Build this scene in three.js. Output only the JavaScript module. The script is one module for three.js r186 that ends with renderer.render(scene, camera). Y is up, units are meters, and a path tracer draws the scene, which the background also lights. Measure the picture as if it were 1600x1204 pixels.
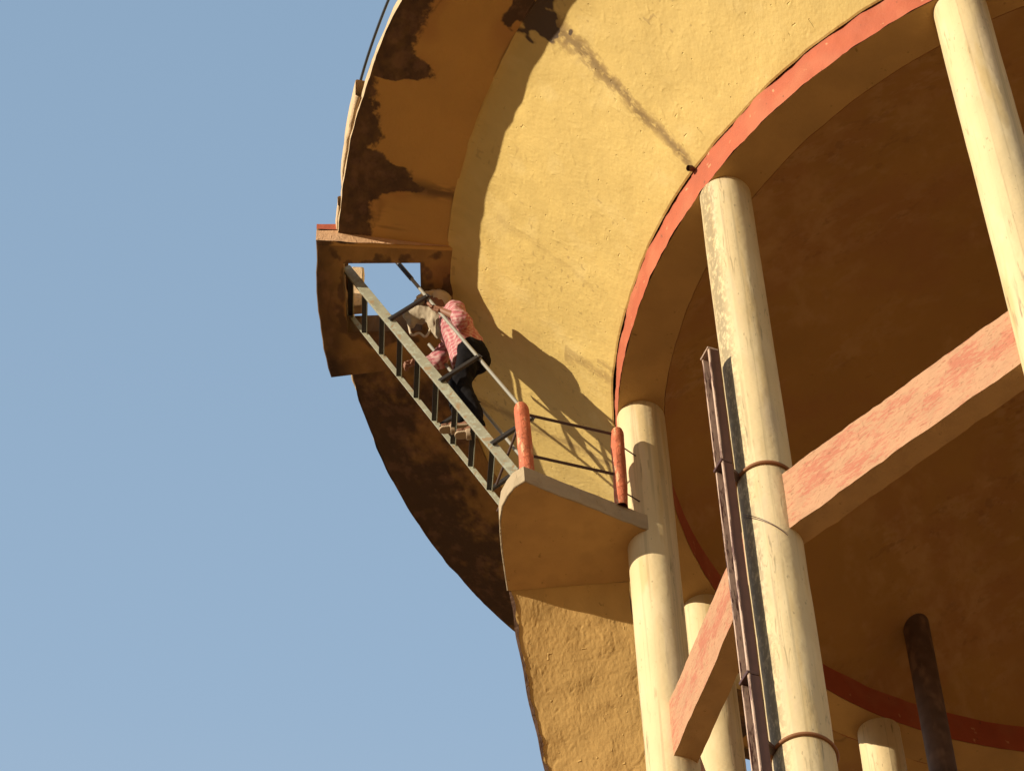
import * as THREE from 'three';
import { mergeGeometries } from 'three/addons/utils/BufferGeometryUtils.js';
import { RoundedBoxGeometry } from 'three/addons/geometries/RoundedBoxGeometry.js';

// ------------------------------------------------------------------ camera, sky, sun, exposure
const EYE = 1.6;                                   // heights below are given above the eye level of the photographer
const scene = new THREE.Scene();
const camera = new THREE.PerspectiveCamera(15.7636, 1024 / 770, 0.1, 4000);
camera.position.set(0, EYE, 17.3051);
camera.up.set(0.29548758, 0.65516271, 0.69530491);
camera.lookAt(0 - 0.2237722 * 10, EYE + 0.75502187 * 10, 17.3051 - 0.61633431 * 10);

const SUN_AZ = THREE.MathUtils.degToRad(-42), SUN_EL = THREE.MathUtils.degToRad(13);
const sunDir = new THREE.Vector3(Math.sin(SUN_AZ) * Math.cos(SUN_EL), Math.sin(SUN_EL), Math.cos(SUN_AZ) * Math.cos(SUN_EL));
{
  const W = 256, H = 128, d = new Float32Array(W * H * 4);
  const zen = [0.178, 0.278, 0.405], mid = [0.268, 0.382, 0.522], hor = [0.66, 0.56, 0.43];
  for (let j = 0; j < H; j++) {
    const el = ((j + 0.5) / H - 0.5) * Math.PI, s = Math.max(0, Math.sin(el));
    for (let i = 0; i < W; i++) {
      const k = (j * W + i) * 4;
      for (let c = 0; c < 3; c++) {
        const t1 = Math.min(1, s / 0.68), t2 = Math.max(0, Math.min(1, (s - 0.62) / 0.38));
        d[k + c] = (hor[c] + (mid[c] - hor[c]) * Math.pow(t1, 0.6)) * (1 - t2) + zen[c] * t2;
      }
      d[k + 3] = 1;
    }
  }
  const sky = new THREE.DataTexture(d, W, H, THREE.RGBAFormat, THREE.FloatType);
  sky.mapping = THREE.EquirectangularReflectionMapping; sky.magFilter = THREE.LinearFilter; sky.needsUpdate = true;
  scene.background = sky; scene.environment = sky;
}
const sun = new THREE.DirectionalLight(new THREE.Color().setRGB(0.98, 0.855, 0.66), 5);
sun.position.copy(sunDir).multiplyScalar(60).add(new THREE.Vector3(0, 16, 0));
sun.target.position.set(0, 16, 0);
sun.castShadow = true; sun.shadow.mapSize.set(4096, 4096);
Object.assign(sun.shadow.camera, { left: -14, right: 14, top: 14, bottom: -20, near: 1, far: 150 });
scene.add(sun, sun.target);
const renderer = new THREE.WebGLRenderer({ antialias: true });
renderer.shadowMap.enabled = true;
renderer.toneMapping = THREE.LinearToneMapping;
renderer.toneMappingExposure = 1.22;

// ------------------------------------------------------------------ helpers
const rad = THREE.MathUtils.degToRad;
const V = (x, y, z) => new THREE.Vector3(x, y, z);
function hash(x, y, z) { let h = Math.imul(x | 0, 374761393) ^ Math.imul(y | 0, 668265263) ^ Math.imul(z | 0, 2147483647 ^ 0x5bd1e995); h = Math.imul(h ^ (h >>> 13), 1274126177); return ((h ^ (h >>> 16)) >>> 0) / 4294967296; }
const sm = (t) => t * t * (3 - 2 * t);
const mix = (a, b, t) => a + (b - a) * t;
const sst = (a, b, x) => sm(Math.max(0, Math.min(1, (x - a) / (b - a))));
function n3(x, y, z) {
  const X = Math.floor(x), Y = Math.floor(y), Z = Math.floor(z), u = sm(x - X), v = sm(y - Y), w = sm(z - Z);
  const l = (dz) => mix(mix(hash(X, Y, Z + dz), hash(X + 1, Y, Z + dz), u), mix(hash(X, Y + 1, Z + dz), hash(X + 1, Y + 1, Z + dz), u), v);
  return mix(l(0), l(1), w) * 2 - 1;
}
// value noise that repeats every p cells
function n2(x, y, px, py, s) {
  const X = Math.floor(x), Y = Math.floor(y), u = sm(x - X), v = sm(y - Y), m = (a, p) => ((a % p) + p) % p;
  const x0 = m(X, px), x1 = m(X + 1, px), y0 = m(Y, py), y1 = m(Y + 1, py);
  return mix(mix(hash(x0, y0, s), hash(x1, y0, s), u), mix(hash(x0, y1, s), hash(x1, y1, s), u), v) * 2 - 1;
}
function fbm(u, v, fx, fy, oct, s, gain = 0.5) { let a = 1, r = 0, t = 0; for (let o = 0; o < oct; o++) { r += a * n2(u * fx, v * fy, fx, fy, s + o * 17); t += a; a *= gain; fx *= 2; fy *= 2; } return r / t; }
function colourTexture(w, h, f) {                  // f(u, v) -> linear rgb
  const d = new Uint8Array(w * h * 4), enc = (x) => { x = Math.max(0, Math.min(1, x)); return 255 * (x <= 0.0031308 ? 12.92 * x : 1.055 * Math.pow(x, 1 / 2.4) - 0.055); };
  for (let j = 0; j < h; j++) for (let i = 0; i < w; i++) { const c = f((i + 0.5) / w, (j + 0.5) / h), k = (j * w + i) * 4; d[k] = enc(c[0]); d[k + 1] = enc(c[1]); d[k + 2] = enc(c[2]); d[k + 3] = 255; }
  const t = new THREE.DataTexture(d, w, h); t.colorSpace = THREE.SRGBColorSpace; return finish(t);
}
function heightTexture(w, h, f) {
  const d = new Uint8Array(w * h * 4);
  for (let j = 0; j < h; j++) for (let i = 0; i < w; i++) { const c = Math.max(0, Math.min(255, 255 * f((i + 0.5) / w, (j + 0.5) / h))), k = (j * w + i) * 4; d[k] = d[k + 1] = d[k + 2] = c; d[k + 3] = 255; }
  return finish(new THREE.DataTexture(d, w, h));
}
function finish(t) { t.wrapS = t.wrapT = THREE.RepeatWrapping; t.magFilter = THREE.LinearFilter; t.minFilter = THREE.LinearMipmapLinearFilter; t.generateMipmaps = true; t.needsUpdate = true; return t; }
const sized = (t, mx, my = mx) => { const c = t.clone(); c.repeat.set(1 / mx, 1 / my); c.needsUpdate = true; return c; };
const lerp3 = (a, b, t) => [mix(a[0], b[0], t), mix(a[1], b[1], t), mix(a[2], b[2], t)];
const scl = (a, k) => [a[0] * k, a[1] * k, a[2] * k];
function mat(rgb, rough = 0.9, extra = {}) { const m = new THREE.MeshStandardMaterial({ roughness: rough, metalness: 0, side: THREE.DoubleSide, ...extra }); m.color.setRGB(...rgb); return m; }

const used = new Map();
function numbered(name) { const n = used.get(name) || 0; used.set(name, n + 1); return n ? name + '_' + String(n).padStart(3, '0') : name; }
function thing(name, label, category, base = [0, 0, 0], group) {
  const g = new THREE.Group(); g.name = numbered(name); g.position.set(...base);
  g.userData = { label, category }; if (group) g.userData.group = group;
  scene.add(g); return g;
}
// geometry is given in place (heights above eye level); the part is set under its thing
function part(parent, name, geo, m, label) {
  let top = parent; while (top.parent && top.parent !== scene) top = top.parent;
  geo.translate(-top.position.x, EYE - top.position.y, -top.position.z);
  const o = new THREE.Mesh(geo, m); o.name = name; o.castShadow = o.receiveShadow = true;
  if (label) o.userData.label = label;
  parent.add(o); return o;
}
function gridGeo(nu, nv, f) {                      // f(i/nu, j/nv) -> [x,y,z,u,v]
  const P = [], T = [], I = [];
  for (let j = 0; j <= nv; j++) for (let i = 0; i <= nu; i++) { const q = f(i / nu, j / nv); P.push(q[0], q[1], q[2]); T.push(q[3], q[4]); }
  for (let j = 0; j < nv; j++) for (let i = 0; i < nu; i++) { const a = j * (nu + 1) + i, b = a + 1, c = a + nu + 1, d = c + 1; I.push(a, b, d, a, d, c); }
  const g = new THREE.BufferGeometry(); g.setAttribute('position', new THREE.Float32BufferAttribute(P, 3)); g.setAttribute('uv', new THREE.Float32BufferAttribute(T, 2)); g.setIndex(I); g.computeVertexNormals(); return g;
}
// surface of revolution about the tower axis between two azimuths (degrees); profile [[r,h],...]; uv in metres or by uvf
function revolve(profile, a0, a1, nseg, { sub = 1, wob = 0.004, freq = 3, uvf } = {}) {
  const pts = []; let len = 0;
  for (let i = 0; i < profile.length - 1; i++) for (let s = 0; s < sub; s++) { const t = s / sub; pts.push([mix(profile[i][0], profile[i + 1][0], t), mix(profile[i][1], profile[i + 1][1], t)]); }
  pts.push(profile[profile.length - 1]);
  const L = [0]; for (let i = 1; i < pts.length; i++) { len += Math.hypot(pts[i][0] - pts[i - 1][0], pts[i][1] - pts[i - 1][1]); L.push(len); }
  return gridGeo(nseg, pts.length - 1, (u, v) => {
    const k = Math.round(v * (pts.length - 1)), az = mix(a0, a1, u), a = rad(az); let [r, h] = pts[k];
    const x = r * Math.sin(a), z = r * Math.cos(a);
    const dr = wob * (n3(x * freq, h * freq, z * freq) + 0.5 * n3(x * freq * 3.1, h * freq * 3.1, z * freq * 3.1));
    const dh = wob * (n3(x * freq + 31, h * freq, z * freq) + 0.5 * n3(x * freq * 3.1 + 31, h * freq * 3.1, z * freq * 3.1));
    const uv = uvf ? uvf(az, r, h, L[k]) : [a * profile[0][0], L[k]];
    return [(r + dr) * Math.sin(a), h + dh, (r + dr) * Math.cos(a), uv[0], uv[1]];
  });
}
function tube(pts, r, seg = 8, closed = false) {
  const c = new THREE.CatmullRomCurve3(pts, closed, 'catmullrom', 0.01); return new THREE.TubeGeometry(c, Math.max(2, (pts.length - 1) * 6), r, seg, closed);
}
function rod(a, b, r, seg = 10) { const g = new THREE.CylinderGeometry(r, r, a.distanceTo(b), seg, 1); place(g, a, b); return g; }
function place(g, a, b, ref) {                     // turns +y of g to a->b, centred between; ref sets the direction of +x
  const y = b.clone().sub(a).normalize(), x = (ref ? ref.clone() : (Math.abs(y.y) > 0.9 ? V(1, 0, 0) : V(0, 1, 0))); x.addScaledVector(y, -x.dot(y)).normalize();
  const z = x.clone().cross(y); g.applyMatrix4(new THREE.Matrix4().makeBasis(x, y, z).setPosition(a.clone().add(b).multiplyScalar(0.5))); return g;
}
function bar(a, b, wx, wz, ref, r = 0.004) { return place(new RoundedBoxGeometry(wx, a.distanceTo(b), wz, 1, Math.min(r, wx / 2.1, wz / 2.1)), a, b, ref); }
function boxUv(g, k = 1) {                         // uv in metres by the dominant axis of each face
  const p = g.attributes.position, n = g.attributes.normal, t = new Float32Array(p.count * 2);
  for (let i = 0; i < p.count; i++) { const ax = Math.abs(n.getX(i)), ay = Math.abs(n.getY(i)), az = Math.abs(n.getZ(i)); const q = ay > ax && ay > az ? [p.getX(i), p.getZ(i)] : ax > az ? [p.getZ(i), p.getY(i)] : [p.getX(i), p.getY(i)]; t[2 * i] = q[0] * k; t[2 * i + 1] = q[1] * k; }
  g.setAttribute('uv', new THREE.BufferAttribute(t, 2)); return g;
}
function wobble(g, amp, freq) {                    // uneven plaster: moves vertices by a noise of their place
  const p = g.attributes.position;
  for (let i = 0; i < p.count; i++) { const x = p.getX(i), y = p.getY(i), z = p.getZ(i); p.setXYZ(i, x + amp * n3(x * freq, y * freq, z * freq), y + amp * n3(x * freq + 40, y * freq, z * freq), z + amp * n3(x * freq, y * freq + 40, z * freq)); }
  g.computeVertexNormals(); return g;
}

// ------------------------------------------------------------------ colours and surface textures
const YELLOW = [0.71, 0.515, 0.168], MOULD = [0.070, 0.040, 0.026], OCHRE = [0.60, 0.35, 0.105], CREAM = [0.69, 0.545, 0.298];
// short trowel marks: one small ridge or dent per cell, turned at random
function strokes(u, v, n, len, wid, seed, keep, turn = Math.PI) {
  let h = 0; const x = u * n, y = v * n, X = Math.floor(x), Y = Math.floor(y);
  for (let j = -1; j <= 1; j++) for (let i = -1; i <= 1; i++) {
    const cx = ((X + i) % n + n) % n, cy = ((Y + j) % n + n) % n; if (hash(cx, cy, seed) > keep) continue;
    const dx = x - X - i - hash(cx, cy, seed + 1), dy = y - Y - j - hash(cx, cy, seed + 2), a = (hash(cx, cy, seed + 3) - 0.5) * turn, b = (hash(cx, cy, seed + 5) - 0.5) * 1.2;
    const p = dx * Math.cos(a) + dy * Math.sin(a), q = dy * Math.cos(a) - dx * Math.sin(a) + b * p * p;
    h += (hash(cx, cy, seed + 4) - 0.35) * Math.exp(-p * p / len / len - q * q / wid / wid) * (q > 0 ? 1 : Math.exp(-q * q / wid / wid * 3));
  }
  return h;
}
const plasterBump = heightTexture(1024, 1024, (u, v) => 0.42 + 0.17 * fbm(u, v, 5, 5, 5, 3) + 0.03 * fbm(u, v, 70, 70, 2, 9) + 0.13 * strokes(u, v, 12, 0.42, 0.18, 31, 0.34) + 0.10 * strokes(u, v, 24, 0.40, 0.22, 51, 0.34) - 0.14 * sst(0.88, 0.97, n2(u * 46, v * 46, 46, 46, 77)));
const roughBump = heightTexture(1024, 1024, (u, v) => 0.42 + 0.20 * fbm(u, v, 6, 5, 5, 103, 0.55) + 0.28 * strokes(u, v, 9, 0.55, 0.2, 131, 0.75) + 0.24 * strokes(u, v, 17, 0.5, 0.22, 161, 0.7) + 0.04 * fbm(u, v, 70, 70, 2, 151));
const fineBump = heightTexture(512, 512, (u, v) => 0.5 + 0.25 * fbm(u, v, 10, 10, 4, 203) + 0.1 * fbm(u, v, 64, 64, 2, 209));
const mottle = colourTexture(1024, 1024, (u, v) => {
  const k = 0.90 + 0.10 * fbm(u, v, 5, 5, 5, 301), s = sst(0.45, 0.72, fbm(u, v, 26, 22, 5, 331, 0.65)) * 0.4 + 0.08 * sst(-0.2, 0.5, fbm(u, v, 9, 9, 5, 341)); return [k * (1 - s), k * (0.99 - s), k * (0.97 - s)];
});
// the cone: paint with runs of dirt below the drain holes; 120 degrees round, repeated three times
const coneUv = (az, r, h) => [(az + 110) / 120, (h - 18.4) / 1.6];
const coneTex = colourTexture(2048, 420, (u, v) => {
  const az = u * 120 - 110, h = 18.4 + v * 1.6, m = az / 180 * Math.PI * 5.7;
  let c = scl(YELLOW, 0.955 + 0.055 * fbm(u, v, 36, 5, 4, 401) + 0.04 * fbm(u, v, 200, 28, 2, 421));
  const pale = sst(0.12, 0.6, fbm(u, v, 50, 7, 4, 431)); c = lerp3(c, [0.75, 0.57, 0.225], pale * 0.5);
  const run = (a, w0, w1, h1, h0, k, seed) => {
    if (h > h1 || h < h0) return 0; const t = (h - h0) / (h1 - h0), w = mix(w0, w1, Math.pow(t, 2)), off = 0.035 * fbm(u, v, 40, 9, 2, seed);
    const x = (m - a / 180 * Math.PI * 5.7 + off + 0.04 * (t - 0.5)) / w, core = Math.exp(-x * x * 1.6);
    const g = sst(-0.30, 0.45, fbm(u, v, 420, 26, 4, seed + 3, 0.72) + 0.45 * fbm(u, v, 160, 60, 4, seed + 8, 0.7) + (core - 0.55) * 1.0 + 0.25 * Math.abs(t - 0.45));
    return k * core * g * sst(0, 0.05, t);
  };
  let s = run(-39.9, 0.085, 0.20, 19.98, 18.43, 0.74, 451);
  s = Math.max(s, run(-58.2, 0.05, 0.10, 19.6, 18.7, 0.15, 471), run(-67.6, 0.10, 0.16, 18.9, 18.42, 0.45, 481), run(-66.0, 0.05, 0.05, 18.6, 18.42, 0.4, 485), run(-19, 0.05, 0.09, 19.95, 18.6, 0.3, 491), run(-80, 0.08, 0.10, 19.95, 18.5, 0.5, 495));
  const blot = sst(-0.22, 0.10, fbm(u, v, 160, 22, 3, 501) + 0.9 - Math.hypot((m + 40.3 / 180 * Math.PI * 5.7) / 0.16, (h - 19.86) / 0.17)); s = Math.max(s, 0.96 * blot);
  const speck = sst(0.72, 0.80, n2(u * 420, v * 58, 420, 58, 511)); s = Math.max(s, 0.35 * speck * sst(0.0, 0.5, fbm(u, v, 30, 4, 2, 521)));
  return lerp3(c, lerp3([0.20, 0.105, 0.038], MOULD, sst(0.55, 0.95, s)), s);
});
// underside of the walkway: black mould creeping in from the rim, the outline as in the photograph
const soffitUv = (az, r) => [(az + 130) / 120, (r - 6.2) / 1.5];
const EDGE = [[-30, 7.30], [-38, 7.18], [-40, 7.24], [-42.9, 7.22], [-45.7, 7.23], [-47.5, 7.14], [-48.1, 6.96], [-48.9, 6.95], [-49.9, 7.1], [-50.4, 7.42], [-52.1, 7.37], [-52.9, 7.30], [-54.9, 7.21], [-56.3, 7.29], [-56.75, 7.10], [-56.95, 6.90], [-57.9, 6.85], [-58.3, 6.76], [-58.8, 6.78], [-59.5, 6.97], [-60.3, 7.15], [-60.8, 7.20], [-63.6, 7.18], [-64, 7.52], [-76, 7.54]];
const edgeAt = (az) => { if (az >= EDGE[0][0]) return 7.3; for (let i = 1; i < EDGE.length; i++) if (az >= EDGE[i][0]) { const t = (az - EDGE[i - 1][0]) / (EDGE[i][0] - EDGE[i - 1][0]); return mix(EDGE[i - 1][1], EDGE[i][1], t); } return 7.2; };
const soffitTex = colourTexture(2048, 256, (u, v) => {
  const az = u * 120 - 130, r = 6.2 + v * 1.5;
  let c = scl(OCHRE, 0.95 + 0.10 * fbm(u, v, 30, 3, 4, 601)); c = lerp3(c, [0.42, 0.20, 0.07], 0.5 * sst(0.0, 0.5, fbm(u, v, 22, 4, 3, 611)));
  const ring = fbm(u, v, 26, 4, 3, 615); c = scl(c, 1 - 0.25 * Math.exp(-ring * ring * 500) * sst(0, 0.3, fbm(u, v, 18, 3, 2, 619)));
  const w1 = 0.9 * fbm(u, v, 60, 5, 3, 621), w2 = 0.05 * fbm(u, v, 120, 12, 4, 631) + 0.06 * fbm(u, v, 320, 38, 4, 635, 0.7);
  let s = 0;
  if (az > -64.2) s = sst(-0.03, 0.03, r - edgeAt(az + w1 * 0.7) + w2) * (0.90 + 0.12 * fbm(u, v, 200, 24, 4, 637, 0.6));
  else if (az > -76.3) {
    const op = Math.max(Math.abs(az + 69) - 3.4, (Math.abs(r - 7.065) - 0.355) * 8.2);      // in degrees from the opening
    s = 0.42 + 0.30 * fbm(u, v, 40, 6, 5, 651) + 0.35 * sst(7.38, 7.62, r + 0.06 * fbm(u, v, 60, 8, 3, 653)) + 0.25 * sst(-73.5, -75.5, az + 1.2 * fbm(u, v, 50, 6, 3, 655));
    s = Math.max(s, 0.85 * sst(0.05, 0.55, fbm(u, v, 70, 9, 4, 641) + 0.55 - op * 0.6), 0.9 * sst(-0.1, 0.35, fbm(u, v, 60, 8, 4, 657, 0.6) + 0.62 - Math.hypot((az + 68.0) / 3.0, (r - 6.50) / 0.20)));
    const rust = sst(0.1, 0.5, fbm(u, v, 36, 5, 4, 659)); c = lerp3(c, [0.40, 0.20, 0.08], 0.6 * rust);
  } else s = Math.min(0.97, 0.52 + 0.48 * sst(-0.30, 0.22, fbm(u, v, 26, 4, 6, 661, 0.62) + 0.06 + 0.35 * (r - 6.85)) + 0.12 * fbm(u, v, 150, 16, 3, 671));
  const b1 = sst(-0.15, 0.12, fbm(u, v, 90, 12, 4, 681) + 0.75 - Math.hypot((az + 40.7) / 2.3, (r - 6.42) / 0.30)); s = Math.max(s, 0.95 * b1);
  if (az > -64) { const st = Math.exp(-Math.pow((az + 58.6 + w1 * 0.3) / 0.75, 2)) * sst(-0.2, 0.4, fbm(u, v, 260, 8, 3, 691) + 0.25); s = Math.max(s, 0.75 * st * sst(6.35, 6.5, r));
    const st2 = Math.exp(-Math.pow((az + 62.2) / 1.1, 2)) * sst(-0.1, 0.5, fbm(u, v, 300, 6, 3, 693)); s = Math.max(s, 0.5 * st2 * sst(6.7, 7.1, r)); }
  const mould = lerp3(MOULD, [0.16, 0.088, 0.058], 0.8 * sst(-0.05, 0.5, fbm(u, v, 110, 14, 5, 697, 0.65)));
  return lerp3(c, mould, Math.max(0, Math.min(1, s)));
});
const M = {};
M.cone = mat([1, 1, 1], 0.72, { map: coneTex, bumpMap: sized(plasterBump, 0.125, 0.92), bumpScale: 0.036 });
M.soffit = mat([1, 1, 1], 0.92, { map: soffitTex, bumpMap: sized(fineBump, 0.1, 0.8), bumpScale: 0.012 });
M.rimFace = mat([0.62, 0.46, 0.28], 0.95, { map: sized(mottle, 1.3), bumpMap: sized(roughBump, 1), bumpScale: 0.02 });
M.beamUnder = mat([0.52, 0.31, 0.11], 0.9, { map: sized(mottle, 1.7), bumpMap: sized(fineBump, 0.8), bumpScale: 0.01 });
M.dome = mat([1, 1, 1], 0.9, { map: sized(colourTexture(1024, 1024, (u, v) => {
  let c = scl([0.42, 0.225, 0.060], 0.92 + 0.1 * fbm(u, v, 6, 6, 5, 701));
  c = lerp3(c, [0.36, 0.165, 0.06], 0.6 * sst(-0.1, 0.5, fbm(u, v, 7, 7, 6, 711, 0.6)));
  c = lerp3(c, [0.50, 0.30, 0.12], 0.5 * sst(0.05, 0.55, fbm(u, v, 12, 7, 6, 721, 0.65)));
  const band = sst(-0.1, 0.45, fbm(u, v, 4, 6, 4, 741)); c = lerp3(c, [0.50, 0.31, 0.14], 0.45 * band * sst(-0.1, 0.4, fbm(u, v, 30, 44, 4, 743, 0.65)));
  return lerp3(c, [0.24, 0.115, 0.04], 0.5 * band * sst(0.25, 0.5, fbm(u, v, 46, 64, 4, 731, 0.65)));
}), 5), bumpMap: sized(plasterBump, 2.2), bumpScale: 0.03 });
const redTex = colourTexture(1024, 256, (u, v) => {
  let c = scl([0.43, 0.100, 0.044], 0.96 + 0.10 * fbm(u, v, 40, 6, 4, 801)); c = lerp3(c, [0.66, 0.36, 0.18], 0.6 * sst(0.50, 0.62, fbm(u, v, 44, 10, 5, 811, 0.6)) + 0.10 * sst(0, 0.5, fbm(u, v, 12, 3, 3, 815)));
  return lerp3(c, [0.16, 0.06, 0.03], 0.7 * sst(0.6, 0.75, fbm(u, v, 90, 14, 3, 821)));
});
M.red = mat([1, 1, 1], 0.75, { map: sized(redTex, 4, 1), bumpMap: sized(fineBump, 0.7), bumpScale: 0.010 });
const braceTex = colourTexture(2048, 512, (u, v) => {
  let c = scl([0.475, 0.262, 0.145], 0.95 + 0.1 * fbm(u, v, 24, 6, 4, 841));
  const wu = u + 0.006 * fbm(u, v, 60, 24, 3, 859), k = sst(-0.12, 0.34, 0.55 * fbm(u, v, 9, 4, 3, 851) + 0.75 * fbm(wu, v, 48, 38, 5, 861, 0.74) + 0.10 - 0.30 * Math.pow(Math.abs(v * 2 - 1), 3));
  c = lerp3(c, [0.41, 0.130, 0.076], 0.8 * k); const l = fbm(wu, v, 60, 34, 4, 871, 0.6);
  return lerp3(c, [0.24, 0.11, 0.05], 0.6 * sst(0.36, 0.52, l));
});
M.braceFace = mat([1, 1, 1], 0.85, { map: sized(braceTex, 2.4, 0.55), bumpMap: sized(roughBump, 0.8, 0.55), bumpScale: 0.022 });
M.braceUnder = mat([0.56, 0.34, 0.15], 0.9, { map: sized(mottle, 0.9), bumpMap: sized(fineBump, 0.6), bumpScale: 0.012 });
function columnTexture(seed, dirt) {
  return colourTexture(512, 1024, (u, v) => {
    let c = scl(CREAM, 0.95 + 0.07 * fbm(u, v, 5, 12, 4, seed)); c = lerp3(c, [0.73, 0.60, 0.36], 0.5 * sst(0, 0.5, fbm(u, v, 8, 10, 4, seed + 9)));
    c = lerp3(c, [0.56, 0.39, 0.15], 0.5 * sst(0.15, 0.5, fbm(u, v, 12, 5, 4, seed + 19)));
    let s = 0.75 * sst(0.22, 0.46, fbm(u, v, 36, 9, 5, seed + 29, 0.65)) * sst(0.0, 0.4, fbm(u, v, 6, 6, 2, seed + 39));
    const hl = fbm(u, v, 14, 3, 4, seed + 49, 0.6); s = Math.max(s, 0.55 * Math.exp(-hl * hl * 9000) * sst(0.15, 0.4, fbm(u, v, 5, 7, 3, seed + 53)), 0.5 * sst(0.55, 0.7, fbm(u, v, 60, 60, 3, seed + 57, 0.7)));
    c = lerp3(c, [0.63, 0.50, 0.32], 0.6 * sst(0.05, 0.5, fbm(u, v, 9, 4, 5, seed + 61, 0.6))); s = Math.max(s, 0.30 * sst(0.10, 0.5, fbm(u, v, 46, 2, 5, seed + 67, 0.6)));
    if (dirt) { const d = Math.abs(u - dirt), w = sst(0.12, 0.02, d); s = Math.max(s, 0.75 * w * sst(-0.25, 0.35, fbm(u, v, 60, 90, 5, seed + 59, 0.7) + 0.45 * (w - 0.45))); }
    return lerp3(c, [0.20, 0.155, 0.085], s);
  });
}
const colBump = heightTexture(512, 1024, (u, v) => 0.45 + 0.20 * fbm(u, v, 7, 10, 4, 901) + 0.12 * strokes(u, v, 12, 0.25, 0.14, 921, 0.5) + 0.04 * fbm(u, v, 50, 120, 2, 911));
const colMat = (seed, dirt) => mat([1, 1, 1], 0.7, { map: sized(columnTexture(seed, dirt), 1.32, 4.2), bumpMap: sized(colBump, 1.32, 2.6), bumpScale: 0.016 });
M.column = [colMat(1001), colMat(1101), colMat(1201, 0.886)];
M.concrete = mat([0.46, 0.36, 0.23], 0.95, { map: sized(mottle, 0.8), bumpMap: sized(roughBump, 0.7), bumpScale: 0.02 });
M.landUnder = mat([0.60, 0.365, 0.135], 0.9, { map: sized(mottle, 1.1), bumpMap: sized(fineBump, 0.7), bumpScale: 0.01 });
M.stairSoffit = mat([0.66, 0.42, 0.145], 0.98, { map: sized(mottle, 1.4), bumpMap: sized(plasterBump, 1.5), bumpScale: 0.055 });
M.darkEdge = mat([0.12, 0.065, 0.04], 0.95, { bumpMap: sized(roughBump, 0.5), bumpScale: 0.02 });
M.soil = mat([1, 1, 1], 1, { map: sized(colourTexture(512, 512, (u, v) => { const k = 0.85 + 0.3 * fbm(u, v, 8, 8, 5, 1301); return lerp3(scl([0.26, 0.130, 0.048], k), [0.16, 0.105, 0.036], 0.5 * sst(0.1, 0.5, fbm(u, v, 6, 6, 4, 1311))); }), 14) });

// ------------------------------------------------------------------ ground
{
  const g = new THREE.PlaneGeometry(3000, 3000, 1, 1); g.rotateX(-Math.PI / 2);
  const uv = g.attributes.uv; for (let i = 0; i < uv.count; i++) uv.setXY(i, uv.getX(i) * 3000, uv.getY(i) * 3000);
  const o = new THREE.Mesh(g, M.soil); o.name = 'ground'; o.receiveShadow = true; o.userData = { kind: 'structure', label: 'bare reddish soil around the foot of the water tower', category: 'ground' }; scene.add(o);
}

// ------------------------------------------------------------------ the water tower
const HB = 18.107, HT = 18.451, RO = 5.0, RI = 4.593, RC = 4.7948, rc = 0.2094, PH0 = -8.881;
const tower = thing('water_tower', 'yellow elevated concrete water tank with red ring beam standing on cream columns', 'water tower');
const ring = part(tower, 'ring_beam', revolve([[RO - 0.004, HB], [RI + 0.004, HB]], -180, 180, 360, { wob: 0.006, freq: 4 }), M.beamUnder);
part(ring, 'outer_face', revolve([[RO, HT + 0.02], [RO, HB]], -180, 180, 720, { sub: 4, wob: 0.012, freq: 6 }), M.red, 'brick red painted outer face of the ring beam');
part(ring, 'inner_face', revolve([[RI, HB], [RI, HT + 0.002]], -180, 180, 300, { sub: 3, wob: 0.006, freq: 4 }), M.red, 'red painted inner face of the ring beam');
{ // shallow dome that closes the tank below
  const rise = 1.3, R = (RI * RI + rise * rise) / 2 / rise, cy = HT + rise - R, prof = [];
  for (let i = 0; i <= 24; i++) { const r = RI + 0.01 - (RI + 0.01) * i / 24; prof.push([Math.max(r, 0.001), cy + Math.sqrt(R * R - r * r)]); }
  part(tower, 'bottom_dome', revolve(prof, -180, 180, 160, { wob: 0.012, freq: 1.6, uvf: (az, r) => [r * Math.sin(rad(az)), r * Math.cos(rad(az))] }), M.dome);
}
part(tower, 'tank_cone', revolve([[RO + 0.012, HT - 0.004], [RO + 0.03, HT + 0.005], [5.35, 18.82], [5.70, 19.18], [6.05, 19.54], [6.20, 19.69], [6.29, 19.768], [6.36, 19.825], [6.41, 19.858], [6.45, 19.876], [6.475, 19.882]], -180, 180, 720, { sub: 5, wob: 0.010, freq: 2.6, uvf: coneUv }), M.cone);
{ // drain stub at the foot of the dirt run
  const a = rad(-39.9), p = (r, h) => V(r * Math.sin(a), h, r * Math.cos(a));
  const g = new THREE.CylinderGeometry(0.026, 0.026, 0.12, 14, 1, true); place(g, p(4.96, 18.50), p(5.07, 18.435));
  part(tower, 'drain_spout', g, mat([0.10, 0.045, 0.025], 0.8));
}
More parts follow.
